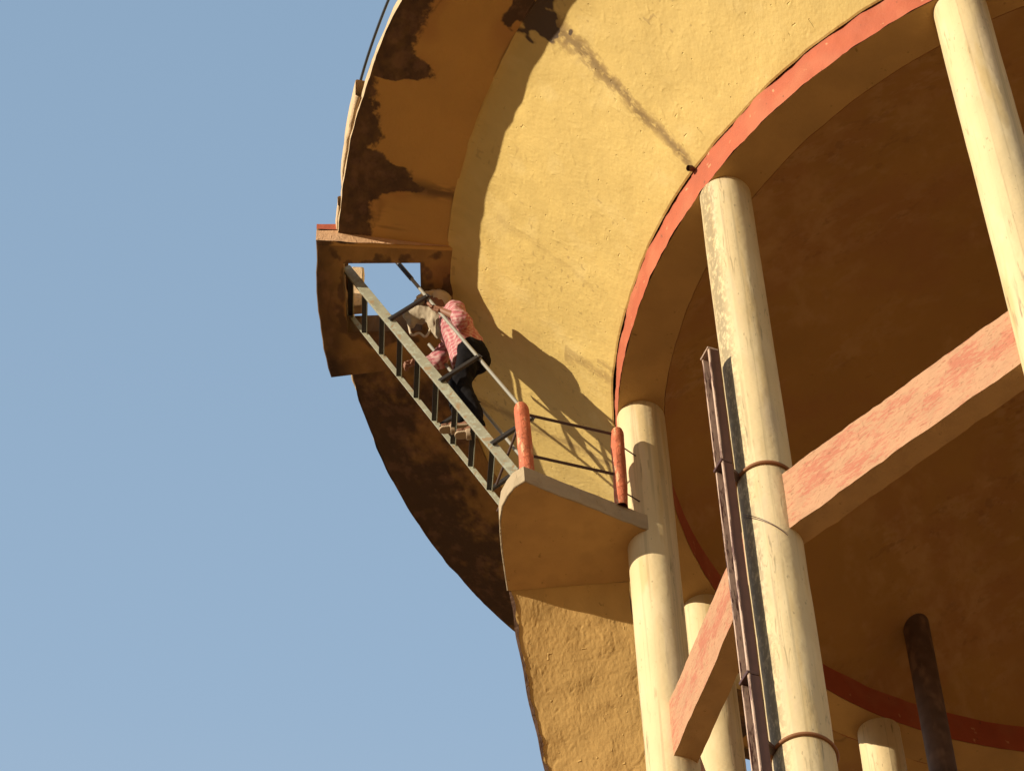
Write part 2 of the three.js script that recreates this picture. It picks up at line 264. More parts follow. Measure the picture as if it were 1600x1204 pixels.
// walkway slab, left open where the ladder comes through
const A0 = -63.9, A1 = -76.1;
part(tower, 'walkway_soffit', revolve([[6.470, 19.882], [6.56, 19.892], [7.467, 20.0]], A1, A0 - 360, 640, { sub: 6, wob: 0.008, freq: 3, uvf: soffitUv }), M.soffit, 'ochre walkway underside with black mould along its rim');
const rim = part(tower, 'walkway_slab', revolve([[7.467, 20.0], [7.474, 20.06], [7.468, 20.13], [6.2, 20.14]], A1, A0 - 360, 640, { sub: 2, wob: 0.010, freq: 5 }), M.rimFace);
{ // hatch frame
  const s = new THREE.Shape(), P = (az, r) => [r * Math.sin(rad(az)), r * Math.cos(rad(az))], N = 14;
  for (let i = 0; i <= N; i++) { const q = P(mix(-63.92, -76.05, i / N), i === N ? 7.64 : 7.655 + 0.006 * n3(i * 2.1, 5, 1)); i ? s.lineTo(...q) : s.moveTo(...q); }
  for (let i = 0; i <= N; i++) s.lineTo(...P(mix(-76.05, -63.92, i / N), 6.38));
  s.closePath();
  const h = new THREE.Path(); h.moveTo(...P(-65.75, 7.42)); h.lineTo(...P(-65.5, 6.71)); h.lineTo(...P(-72.45, 6.72)); for (let i = 0; i <= 4; i++) h.lineTo(...P(mix(-72.1, -65.75, i / 4), 7.42)); h.closePath(); s.holes.push(h);
  const g = new THREE.ExtrudeGeometry(s, { depth: 0.235, bevelEnabled: true, bevelSize: 0.008, bevelThickness: 0.008, bevelSegments: 1, steps: 2 });
  g.rotateX(Math.PI / 2); g.scale(1, -1, 1);                       // plan (x, z), depth up
  { const ix = g.index; const p = g.attributes.position; if (!ix) for (let i = 0; i < p.count; i += 3) for (const at of ['position', 'uv']) { const b = g.attributes[at]; for (let c = 0; c < b.itemSize; c++) { const t = b.array[(i + 1) * b.itemSize + c]; b.array[(i + 1) * b.itemSize + c] = b.array[(i + 2) * b.itemSize + c]; b.array[(i + 2) * b.itemSize + c] = t; } } }
  g.translate(0, 19.878, 0); wobble(g, 0.006, 6);
  const p = g.attributes.position, t = g.attributes.uv, n = g.attributes.normal;
  for (let i = 0; i < p.count; i++) { const x = p.getX(i), z = p.getZ(i), az = Math.atan2(x, z) * 180 / Math.PI, r = Math.hypot(x, z) + (Math.abs(n.getY(i)) < 0.5 ? 0.25 * (p.getY(i) - 19.87) : 0); const q = soffitUv(az, r); t.setXY(i, q[0], q[1]); }
  const hf = part(tower, 'hatch_frame', g, M.soffit, 'mould stained frame round the square ladder hatch');
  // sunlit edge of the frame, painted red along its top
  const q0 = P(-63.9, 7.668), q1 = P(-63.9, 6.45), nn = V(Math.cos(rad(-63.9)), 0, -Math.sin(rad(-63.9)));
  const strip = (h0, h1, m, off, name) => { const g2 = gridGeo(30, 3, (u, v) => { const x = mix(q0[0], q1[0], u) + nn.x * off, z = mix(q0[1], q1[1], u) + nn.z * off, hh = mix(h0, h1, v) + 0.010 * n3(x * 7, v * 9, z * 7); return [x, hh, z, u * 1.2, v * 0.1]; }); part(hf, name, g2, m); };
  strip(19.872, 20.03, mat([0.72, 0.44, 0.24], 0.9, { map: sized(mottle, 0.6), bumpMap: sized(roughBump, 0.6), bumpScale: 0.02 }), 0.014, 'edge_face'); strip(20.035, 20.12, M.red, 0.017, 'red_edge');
}
part(tower, 'tank_wall', revolve([[6.30, 20.13], [6.30, 23.6], [6.75, 23.62], [6.75, 23.75]], -180, 180, 180, { sub: 2 }), M.cone);
{ const prof = []; for (let i = 0; i <= 12; i++) { const r = 6.75 * (1 - i / 12); prof.push([Math.max(r, 0.001), 23.75 + 1.6 * (1 - (r / 6.75) ** 2)]); } part(tower, 'roof_dome', revolve(prof, -180, 180, 90, { wob: 0.01 }), M.rimFace); }
// columns and braces
{
  const H = HB + EYE, base = gridGeo(44, 150, (u, v) => {
    const a = u * Math.PI * 2, ca = Math.sin(a), sa = Math.cos(a), h = v * H, r = rc + 0.0035 * n3(ca * 1.2, h * 0.9, sa * 1.2) + 0.002 * n3(ca * 2.5 + 9, h * 4, sa * 2.5);
    return [r * ca, h, r * sa, u * 1.32, h];
  });
  const bl = 2.482 - 0.30, bg = new THREE.BoxGeometry(bl, 0.55, 0.2, 60, 8, 4); boxUv(bg); bg.attributes.uv.needsUpdate = true; { const t = bg.attributes.uv; for (let i = 0; i < t.count; i++) t.setXY(i, t.getX(i), t.getY(i) + 0.275); }
  const braces = [0, 1, 2, 3].map((k) => { const g = bg.clone(); const p = g.attributes.position, t = g.attributes.uv; for (let i = 0; i < p.count; i++) { const x = p.getX(i), y = p.getY(i), z = p.getZ(i); p.setXYZ(i, x, y + 0.010 * n3(x * 4 + k * 13, y * 4, z * 5) + 0.009 * n3(x * 17 + k * 7, y * 14, z * 14), z + 0.007 * n3(x * 4, y * 5 + k * 9, z * 4)); t.setX(i, t.getX(i) + k * 0.77); } g.computeVertexNormals(); return g; });
  for (let k = 0; k < 12; k++) {
    const a = rad(PH0 - 30 * k), o = new THREE.Mesh(base, M.column[k === 1 ? 2 : k % 2]);
    o.name = 'column'; o.position.set(RC * Math.sin(a), 0, RC * Math.cos(a)); o.rotation.y = k === 1 ? 0 : k * 1.7; o.castShadow = o.receiveShadow = true; tower.add(o);
    for (const hb of [14.03, 9.8, 5.6, 1.4]) {
      const m = rad(PH0 - 30 * (k + 0.5)), b = new THREE.Mesh(braces[(k + Math.round(hb)) % 4], [M.braceUnder, M.braceUnder, M.braceUnder, M.braceUnder, M.braceFace, M.braceFace]);
      b.name = 'brace'; b.position.set(4.59 * Math.sin(m), hb + 0.275 + EYE, 4.59 * Math.cos(m)); b.rotation.y = m; b.castShadow = b.receiveShadow = true; tower.add(b);
    }
  }
}

// ------------------------------------------------------------------ spiral stair with its landing
const stair = thing('spiral_staircase', 'concrete spiral staircase with rough ochre underside winding round the outer columns', 'staircase');
{
  const S0 = -73.3, slope = 1.0 * 5.92, END = -73.3 - (16.5 + EYE - 0.25) / slope * 180 / Math.PI;
  const hAt = (az) => 16.5 - slope * rad(S0 - az), rAt = (az) => 6.0 - 0.0078 * Math.min(20, S0 - az);
  const N = 900, strip = (f0, f1, nv) => gridGeo(N, nv, (u, v) => {
    const az = mix(S0, END, u), q = [mix(f0(az)[0], f1(az)[0], v), mix(f0(az)[1], f1(az)[1], v)], a = rad(az), x = q[0] * Math.sin(a), z = q[0] * Math.cos(a);
    const w = 0.012 * n3(x * 6, q[1] * 6, z * 6); return [(q[0] + w) * Math.sin(a), q[1] + w, (q[0] + w) * Math.cos(a), a * 5.5, q[0]];
  });
  part(stair, 'waist_slab', strip((az) => [5.0, hAt(az)], (az) => [rAt(az), hAt(az)], 16), M.stairSoffit, 'rough trowelled ochre underside of the stair');
  part(stair, 'outer_string', strip((az) => [rAt(az), hAt(az)], (az) => [rAt(az) + 0.004, hAt(az) + 0.2], 3), M.darkEdge, 'dark stained outer edge of the stair');
  part(stair, 'drip_edge', strip((az) => [rAt(az) - 0.022 - 0.012 * n3(az * 2.3, 4, 1) - 0.008 * n3(az * 9, 2, 8), hAt(az) - 0.014], (az) => [rAt(az) + 0.006, hAt(az) - 0.010 + 0.006 * n3(az * 5, 1, 1)], 2), M.darkEdge, 'ragged dark edge of the stair underside');
  part(stair, 'inner_string', strip((az) => [5.0, hAt(az)], (az) => [5.0, hAt(az) + 0.2], 2), M.darkEdge);
  part(stair, 'slab_top', strip((az) => [5.0, hAt(az) + 0.18], (az) => [rAt(az), hAt(az) + 0.18], 2), M.concrete);
  const rise = 0.22, stepDeg = rise / slope * 180 / Math.PI, n = Math.floor((16.5 + EYE) / rise) - 2;
  const s = new THREE.Shape(), d = rad(stepDeg); s.moveTo(5.02 * Math.sin(0), 5.02); s.lineTo(0, 5.82); s.lineTo(-5.82 * Math.sin(d), 5.82 * Math.cos(d)); s.lineTo(-5.02 * Math.sin(d), 5.02 * Math.cos(d));
  const g = new THREE.ExtrudeGeometry(s, { depth: 0.10, bevelEnabled: false }); g.rotateX(Math.PI / 2);   // plan (x, z), from 0 down
  for (let i = 0; i < n; i++) { const o = new THREE.Mesh(g, M.concrete); o.name = 'step'; const az = S0 - stepDeg * i; o.position.y = hAt(az) + 0.18 + EYE; o.rotation.y = rad(az); o.castShadow = o.receiveShadow = true; stair.add(o); }
  // landing
  const P = (az, r) => [r * Math.sin(rad(az)), r * Math.cos(rad(az))], ls = new THREE.Shape(), pts = [[-73.25, 6.02], [-71, 6.03], [-69, 6.04], [-67, 6.055], [-65.5, 6.065], [-64, 6.055], [-62.9, 6.02], [-62.0, 5.98], [-61.3, 5.905]];
  pts.forEach(([a, r], i) => (i ? ls.lineTo(...P(a, r)) : ls.moveTo(...P(a, r))));
  for (let i = 1; i <= 14; i++) { const q0 = P(-61.3, 5.905), q1 = P(-66.6, 4.84), t = i / 14; ls.lineTo(mix(q0[0], q1[0], t) + 0.006 * n3(i * 1.3, 0, 2), mix(q0[1], q1[1], t) + 0.006 * n3(i * 1.7, 3, 2)); }
  ls.lineTo(...P(-67.1, 4.79)); ls.lineTo(...P(-72.5, 4.79)); ls.lineTo(...P(-73.25, 4.98)); ls.closePath();
  const lg = new THREE.ExtrudeGeometry(ls, { depth: 0.165, bevelEnabled: true, bevelSize: 0.009, bevelThickness: 0.009, bevelSegments: 2, steps: 3 }); lg.rotateX(Math.PI / 2); lg.translate(0, 16.673, 0); boxUv(lg); wobble(lg, 0.006, 7);
  const land = part(stair, 'landing', lg, M.concrete, 'grey concrete edge of the small landing');
  const us = new THREE.ShapeGeometry(ls); us.rotateX(Math.PI / 2); us.scale(0.999, 1, 0.999); us.translate(0, 16.4945, 0); boxUv(us); us.computeVertexNormals(); part(land, 'underside', us, M.landUnder, 'ochre painted underside of the landing');
}

// ------------------------------------------------------------------ railing on the landing
const paintPost = colourTexture(256, 512, (u, v) => { let c = scl([0.56, 0.145, 0.062], 0.94 + 0.14 * fbm(u, v, 6, 14, 4, 1401)); c = lerp3(c, [0.66, 0.42, 0.22], 0.75 * sst(0.25, 0.45, fbm(u, v, 10, 7, 5, 1411, 0.65))); return lerp3(c, [0.2, 0.06, 0.03], 0.6 * sst(0.42, 0.6, fbm(u, v, 20, 40, 3, 1421))); });
M.post = mat([1, 1, 1], 0.7, { map: sized(paintPost, 0.4, 1), bumpMap: sized(roughBump, 0.5), bumpScale: 0.02 });
M.rod = mat([0.085, 0.045, 0.032], 0.65);
function roundPost(base, top, r, seed) {
  return gridGeo(18, 28, (u, v) => {
    const a = u * Math.PI * 2, dome = v > 0.9 ? Math.sqrt(Math.max(0, 1 - ((v - 0.9) / 0.1) ** 2 * 0.97)) : 1, rr = (r + 0.004 * n3(Math.cos(a) * 1.4 + seed, v * 7, Math.sin(a) * 1.4)) * dome;
    return [mix(base.x, top.x, v) + rr * Math.sin(a) + 0.005 * n3(v * 3, seed, 0), mix(base.y, top.y, v), mix(base.z, top.z, v) + rr * Math.cos(a), u * 0.4, v];
  });
}
const rail = thing('landing_railing', 'two rough orange posts joined by thin dark rods along the landing edge', 'railing', [-4.9, 16.68 + EYE, 2.47]);
{
  const b1 = V(-5.185, 16.66, 2.735), t1 = V(-5.225, 17.60, 2.725), b2 = V(-4.60, 16.66, 2.11), t2 = V(-4.585, 17.64, 2.11);
  part(rail, 'post', roundPost(b1, t1, 0.063, 3), M.post); part(rail, 'post', roundPost(b2, t2, 0.058, 9), M.post);
  const at = (b, t, k) => b.clone().lerp(t, k);
  part(rail, 'rod', rod(at(b1, t1, 0.86), at(b2, t2, 0.91), 0.013), M.rod); part(rail, 'rod', rod(at(b1, t1, 0.30), at(b2, t2, 0.40), 0.013), M.rod);
  part(rail, 'rod', rod(at(b1, t1, 0.80), V(-5.66, 17.30, 2.2), 0.012), M.rod); part(rail, 'rod', rod(at(b1, t1, 0.28), V(-5.62, 16.86, 2.3), 0.012), M.rod);
  part(rail, 'rod', rod(at(b2, t2, 0.80), V(-4.47, 17.42, 1.90), 0.006), M.rod); part(rail, 'rod', rod(at(b2, t2, 0.22), V(-4.47, 16.86, 1.90), 0.006), M.rod);
}

// ------------------------------------------------------------------ railing round the walkway
{
  const base = 20.12, wr = thing('walkway_railing', 'low cream concrete posts and kerbs with a dark pipe on the high walkway rim', 'railing', [0, base + EYE, 0]);
  const P = (az, r, h) => V(r * Math.sin(rad(az)), h, r * Math.cos(rad(az)));
  M.creamPost = mat([0.66, 0.48, 0.29], 0.9, { map: sized(mottle, 0.7), bumpMap: sized(roughBump, 0.5), bumpScale: 0.02 });
  M.pipe = mat([0.055, 0.065, 0.085], 0.45, { metalness: 0.3 });
  for (let i = 0; i < 25; i++) { const az = -57.1 - 14.4 * i, lean = 0.4 * n3(i * 3.3, 0, 0); part(wr, 'post', wobble(boxUv(bar(P(az, 7.33, base - 0.02), P(az + lean, 7.325, 20.72), 0.115, 0.105, P(az, 1, 0), 0.015)), 0.008, 7), M.creamPost); }
  for (const h of [20.55]) { const pts = []; for (let i = 0; i < 100; i++) pts.push(P(-57 - 3.6 * i, 7.445, h + 0.015 * n3(i * 0.6, h * 9, 0))); part(wr, 'pipe', new THREE.TubeGeometry(new THREE.CatmullRomCurve3(pts, true), 400, 0.013, 8, true), M.pipe); }
  const kerb = (a0, a1, w0, w1, h) => gridGeo(40, 6, (u, v) => { const az = mix(a0, a1, u), w = mix(w0, w1, u), t = [[7.40, 20.1], [7.46 + w * 0.5, 20.04], [7.47 + w, 20.06], [7.475 + w, h - 0.02], [7.46 + w, h], [7.38, h], [7.38, 20.1]][Math.round(v * 6)], p = P(az, t[0] + 0.010 * n3(az * 1.3, t[1] * 9, 3), t[1] + 0.015 * n3(az * 1.1, 7, t[0] * 9)); return [p.x, p.y, p.z, rad(az) * 7.4, v]; });
  for (let i = 0; i < 24; i++) { if (i === 2 || i === 3 || i === 23) continue; const a = -52.4 - 15 * i; part(wr, 'kerb', kerb(a, a - 7.6, 0.055, 0.012, 20.30), M.creamPost); part(wr, 'kerb', kerb(a - 9.3, a - 11.4, 0.022, 0.018, 20.20), M.creamPost); }
}

// ------------------------------------------------------------------ steel ladder up to the hatch
const LA0 = V(-6.834, 20.10, 2.838), LA1 = V(-5.200, 16.68, 2.386), LB0 = V(-7.038, 20.10, 2.378), LB1 = V(-5.424, 16.68, 1.921);
const onA = (h) => LA1.clone().lerp(LA0, (h - LA1.y) / (LA0.y - LA1.y)), onB = (h) => LB1.clone().lerp(LB0, (h - LB1.y) / (LB0.y - LB1.y));
const ladDir = LA0.clone().sub(LA1).normalize(), ladPerp = V(0.964 * 0.34, 0.275, -0.2665 * 0.34).normalize();
const ladder = thing('steel_ladder', 'steep grey green steel ladder with pipe handrails rising from landing to hatch', 'ladder', [-5.31, 16.68 + EYE, 2.15]);
{
  const paint = colourTexture(512, 512, (u, v) => { let c = scl([0.36, 0.35, 0.25], 0.9 + 0.2 * fbm(u, v, 8, 8, 4, 1501)); c = lerp3(c, [0.34, 0.22, 0.11], 0.8 * sst(0.18, 0.4, fbm(u, v, 10, 10, 4, 1511))); return lerp3(c, [0.42, 0.46, 0.36], 0.7 * sst(0.15, 0.4, fbm(u, v, 14, 14, 3, 1521))); });
  M.steel = mat([1, 1, 1], 0.55, { map: sized(paint, 0.5) }); M.darkSteel = mat([0.040, 0.036, 0.034], 0.5, { metalness: 0.2 }); M.greyPipe = mat([0.30, 0.285, 0.235], 0.6);
  part(ladder, 'stringer', boxUv(bar(LA1.clone(), LA0.clone(), 0.085, 0.012, ladPerp, 0.002)), M.steel);
  part(ladder, 'stringer_flange', boxUv(bar(LA1.clone().addScaledVector(ladPerp, -0.038).add(V(0, 0, -0.022)), LA0.clone().addScaledVector(ladPerp, -0.038).add(V(0, 0, -0.022)), 0.008, 0.04, ladPerp, 0.002)), M.steel);
  part(ladder, 'stringer', boxUv(bar(LB1.clone(), LB0.clone(), 0.045, 0.012, ladPerp, 0.002)), M.steel);
  for (let i = 0; i < 11; i++) {                                       // rungs: angle iron, welded between the stringers
    const h = [20.0, 19.73, 19.40, 19.07, 18.75, 18.42, 18.09, 17.78, 17.46, 17.12, 16.82][i], a = onA(h), b = onB(h);
    const r = part(ladder, 'rung', bar(a, b, 0.052, 0.006, V(1, 0, 0), 0.002), M.darkSteel);
    part(r, 'flange', bar(a.clone().add(V(0.024, -0.016, 0)), b.clone().add(V(0.024, -0.016, 0)), 0.008, 0.036, V(1, 0, 0), 0.002), M.steel);
  }
  for (const [f, nm] of [[onA, 0], [onB, 1]]) {
    const off = ladPerp.clone().multiplyScalar(0.437), side = V(0, 0, nm ? -0.012 : 0.012);
    part(ladder, 'handrail', rod(f(17.45).add(off), f(nm ? 19.2 : 19.80).add(off), 0.0165), M.greyPipe);
    if (!nm) part(ladder, 'handrail_socket', rod(f(19.55).add(off), f(20.35).add(off), 0.022), M.darkSteel);
    for (const h of nm ? [18.35, 17.47] : [19.26, 18.35, 17.47]) { const p = f(h).add(side); part(ladder, 'handrail_post', bar(p, p.clone().addScaledVector(ladPerp, 0.465), 0.058, 0.008, ladDir, 0.002), M.darkSteel); part(ladder, 'handrail_post', bar(p.clone().addScaledVector(ladDir, -0.027).add(V(0, 0, 0.014)), p.clone().addScaledVector(ladDir, -0.027).add(V(0, 0, 0.014)).addScaledVector(ladPerp, 0.455), 0.006, 0.028, ladDir, 0.002), M.darkSteel); }
  }
}

// ------------------------------------------------------------------ water level gauge on the column
{
  const gx = -3.240, gz = 3.984, n = V(-0.731, 0, 0.682), e = V(0.682, 0, 0.731), top = 15.95, bot = 4.5;
  const g = thing('water_level_gauge', 'tall chipped brown gauge channel clamped beside a cream column', 'gauge', [gx, bot + EYE, gz]);
  const paint = colourTexture(256, 1024, (u, v) => { let c = scl([0.125, 0.050, 0.034], 0.85 + 0.3 * fbm(u, v, 4, 20, 4, 1601)); const k = sst(-0.16, 0.10, fbm(u, v, 5, 10, 6, 1611, 0.72)); return lerp3(c, [0.66, 0.47, 0.34], 0.88 * k); });
  M.gauge = mat([1, 1, 1], 0.38, { map: sized(paint, 0.12, 2.3), bumpMap: sized(fineBump, 0.3), bumpScale: 0.004 }); M.gaugeDark = mat([0.085, 0.036, 0.026], 0.35); M.gaugeBrown = mat([0.125, 0.050, 0.034], 0.4, { map: sized(mottle, 0.3) }); M.rust = mat([0.30, 0.125, 0.045], 0.7, { map: sized(mottle, 0.3) });
  const at = (a, b, h) => V(gx + e.x * a + n.x * b, h, gz + e.z * a + n.z * b);
  const lens = [[top, 14.70], [14.69, 12.62], [12.61, 9.5], [9.49, bot]];
  for (const [h1, h0] of lens) {
    part(g, 'channel_web', boxUv(bar(at(0, -0.034, h0), at(0, -0.034, h1), 0.128, 0.010, e)), M.gaugeDark);
    part(g, 'channel_flange', wobble(boxUv(bar(at(-0.058, 0, h0), at(-0.058, 0, h1), 0.016, 0.076, e)), 0.002, 9), M.gauge);
    part(g, 'channel_flange', boxUv(bar(at(0.056, -0.008, h0), at(0.056, -0.008, h1), 0.016, 0.070, e)), M.gaugeBrown); part(g, 'channel_lip', wobble(boxUv(bar(at(0.055, 0.034, h0), at(0.055, 0.034, h1), 0.024, 0.014, e)), 0.002, 9), M.gauge);
    part(g, 'guide_rail', boxUv(bar(at(0.024, -0.012, h0), at(0.024, -0.012, h1), 0.022, 0.040, e)), M.gauge);
    part(g, 'scale_strip', boxUv(bar(at(-0.02, -0.022, h0), at(-0.02, -0.022, h1 - 0.06), 0.030, 0.012, e)), M.gaugeBrown);
    part(g, 'joint_plate', bar(at(0, 0.01, h0 - 0.01), at(0, 0.01, h0 + 0.015), 0.136, 0.084, e), M.gaugeDark);
  }
  part(g, 'end_cap', bar(at(0, 0.006, top - 0.012), at(0, 0.006, top + 0.008), 0.136, 0.088, e), M.gauge);
  for (const h of [14.66, 12.06]) {
    const cx = -3.0099, cz = 3.7324, pts = []; for (let i = 0; i < 40; i++) { const a = i / 40 * Math.PI * 2; pts.push(V(cx + 0.219 * Math.sin(a), h + 0.012 * Math.sin(a * 2 + 1), cz + 0.219 * Math.cos(a))); }
    part(g, 'clamp_band', new THREE.TubeGeometry(new THREE.CatmullRomCurve3(pts, true), 80, 0.014, 8, true), M.rust, 'rusty band clamped round the column');
    part(g, 'clamp_arm', bar(V(cx - 0.15, h - 0.005, cz + 0.12), at(0.03, -0.03, h - 0.01), 0.035, 0.05, V(0, 1, 0)), M.gaugeDark);
  }
  for (const o of [0, 0.03]) { const cx = -3.0099, cz = 3.7324, pts = []; for (let i = 0; i <= 16; i++) { const a = rad(mix(-48, 42, i / 16)); pts.push(V(cx + 0.2155 * Math.sin(a), mix(14.28, 13.93, i / 16) - o * (1 - i / 16), cz + 0.2155 * Math.cos(a))); } part(g, 'tie_wire', tube(pts, 0.0025, 5), M.gaugeDark); }
}

// ------------------------------------------------------------------ outlet pipe under the dome
{
  const x = -3.10, z = -2.478, p = thing('outlet_pipe', 'dark iron pipe running down from the tank underside', 'pipe', [x, 0, z]);
  const tx = colourTexture(256, 512, (u, v) => { const k = 0.9 + 0.35 * fbm(u, v, 6, 20, 4, 1701); return lerp3(scl([0.12, 0.075, 0.055], k), [0.26, 0.16, 0.10], 0.6 * sst(0.0, 0.5, fbm(u, v, 8, 10, 3, 1711))); });
  M.iron = mat([1, 1, 1], 0.7, { map: sized(tx, 0.85, 2) });
  const body = gridGeo(28, 4, (u, v) => [x + 0.13 * Math.sin(u * 6.28319), mix(-1.6, 18.92, v), z + 0.13 * Math.cos(u * 6.28319), u * 0.82, v * 20]);
  const b = part(p, 'pipe_body', body, M.iron);
  for (const h of [14.2, 9.8, 5.4, 1.0]) { const f = new THREE.CylinderGeometry(0.19, 0.19, 0.05, 28); f.translate(x, h, z); part(b, 'flange', f, M.iron); }
}
// ------------------------------------------------------------------ figures meshed from distance fields
function meshField(f, lo, hi, cell, colour) {      // naive surface nets
  const nx = Math.ceil((hi.x - lo.x) / cell) + 1, ny = Math.ceil((hi.y - lo.y) / cell) + 1, nz = Math.ceil((hi.z - lo.z) / cell) + 1, F = new Float32Array(nx * ny * nz), p = V(0, 0, 0);
  for (let k = 0, q = 0; k < nz; k++) for (let j = 0; j < ny; j++) for (let i = 0; i < nx; i++, q++) F[q] = f(p.set(lo.x + i * cell, lo.y + j * cell, lo.z + k * cell));
  const id = new Int32Array(nx * ny * nz).fill(-1), P = [], I = [], sx = 1, sy = nx, sz = nx * ny, C = [0, sx, sy, sx + sy, sz, sx + sz, sy + sz, sx + sy + sz];
  const E = [[0, 1], [2, 3], [4, 5], [6, 7], [0, 2], [1, 3], [4, 6], [5, 7], [0, 4], [1, 5], [2, 6], [3, 7]];
  for (let k = 0; k < nz - 1; k++) for (let j = 0; j < ny - 1; j++) for (let i = 0; i < nx - 1; i++) {
    const b = i + j * sy + k * sz; let m = 0; for (let c = 0; c < 8; c++) if (F[b + C[c]] < 0) m |= 1 << c; if (m === 0 || m === 255) continue;
    let x = 0, y = 0, z = 0, n = 0;
    for (const [a, c] of E) { const fa = F[b + C[a]], fc = F[b + C[c]]; if ((fa < 0) === (fc < 0)) continue; const t = fa / (fa - fc); x += mix(a & 1, c & 1, t); y += mix((a >> 1) & 1, (c >> 1) & 1, t); z += mix((a >> 2) & 1, (c >> 2) & 1, t); n++; }
    id[b] = P.length / 3; P.push(lo.x + (i + x / n) * cell, lo.y + (j + y / n) * cell, lo.z + (k + z / n) * cell);
  }
  for (let k = 1; k < nz - 1; k++) for (let j = 1; j < ny - 1; j++) for (let i = 1; i < nx - 1; i++) {
    const b = i + j * sy + k * sz, s = F[b] < 0;
    for (const [d, u, v] of [[sx, sy, sz], [sy, sz, sx], [sz, sx, sy]]) { if (s === (F[b + d] < 0)) continue; const q = [id[b], id[b - u], id[b - u - v], id[b - v]]; if (s) I.push(q[0], q[1], q[2], q[0], q[2], q[3]); else I.push(q[0], q[2], q[1], q[0], q[3], q[2]); }
  }
  const g = new THREE.BufferGeometry(); g.setAttribute('position', new THREE.Float32BufferAttribute(P, 3)); g.setIndex(I); g.computeVertexNormals();
  const cl = new Float32Array(P.length); for (let i = 0; i < P.length; i += 3) { const c = colour(p.set(P[i], P[i + 1], P[i + 2])); cl.set(c, i); } g.setAttribute('color', new THREE.BufferAttribute(cl, 3));
  return g;
}
const smin = (a, b, k) => { const h = Math.max(k - Math.abs(a - b), 0) / k; return Math.min(a, b) - h * h * k * 0.25; };
const tA = V(0, 0, 0), tB = V(0, 0, 0);
function cap(p, a, b, ra, rb) { tA.subVectors(p, a); tB.subVectors(b, a); const h = Math.max(0, Math.min(1, tA.dot(tB) / tB.lengthSq())); return tA.addScaledVector(tB, -h).length() - mix(ra, rb, h); }
function ell(p, c, ax, ay, az, rx, ry, rz) { tA.subVectors(p, c); const x = tA.dot(ax) / rx, y = tA.dot(ay) / ry, z = tA.dot(az) / rz, k0 = Math.hypot(x, y, z), k1 = Math.hypot(x / rx, y / ry, z / rz); return k1 < 1e-6 ? -Math.min(rx, ry, rz) : k0 * (k0 - 1) / k1; }
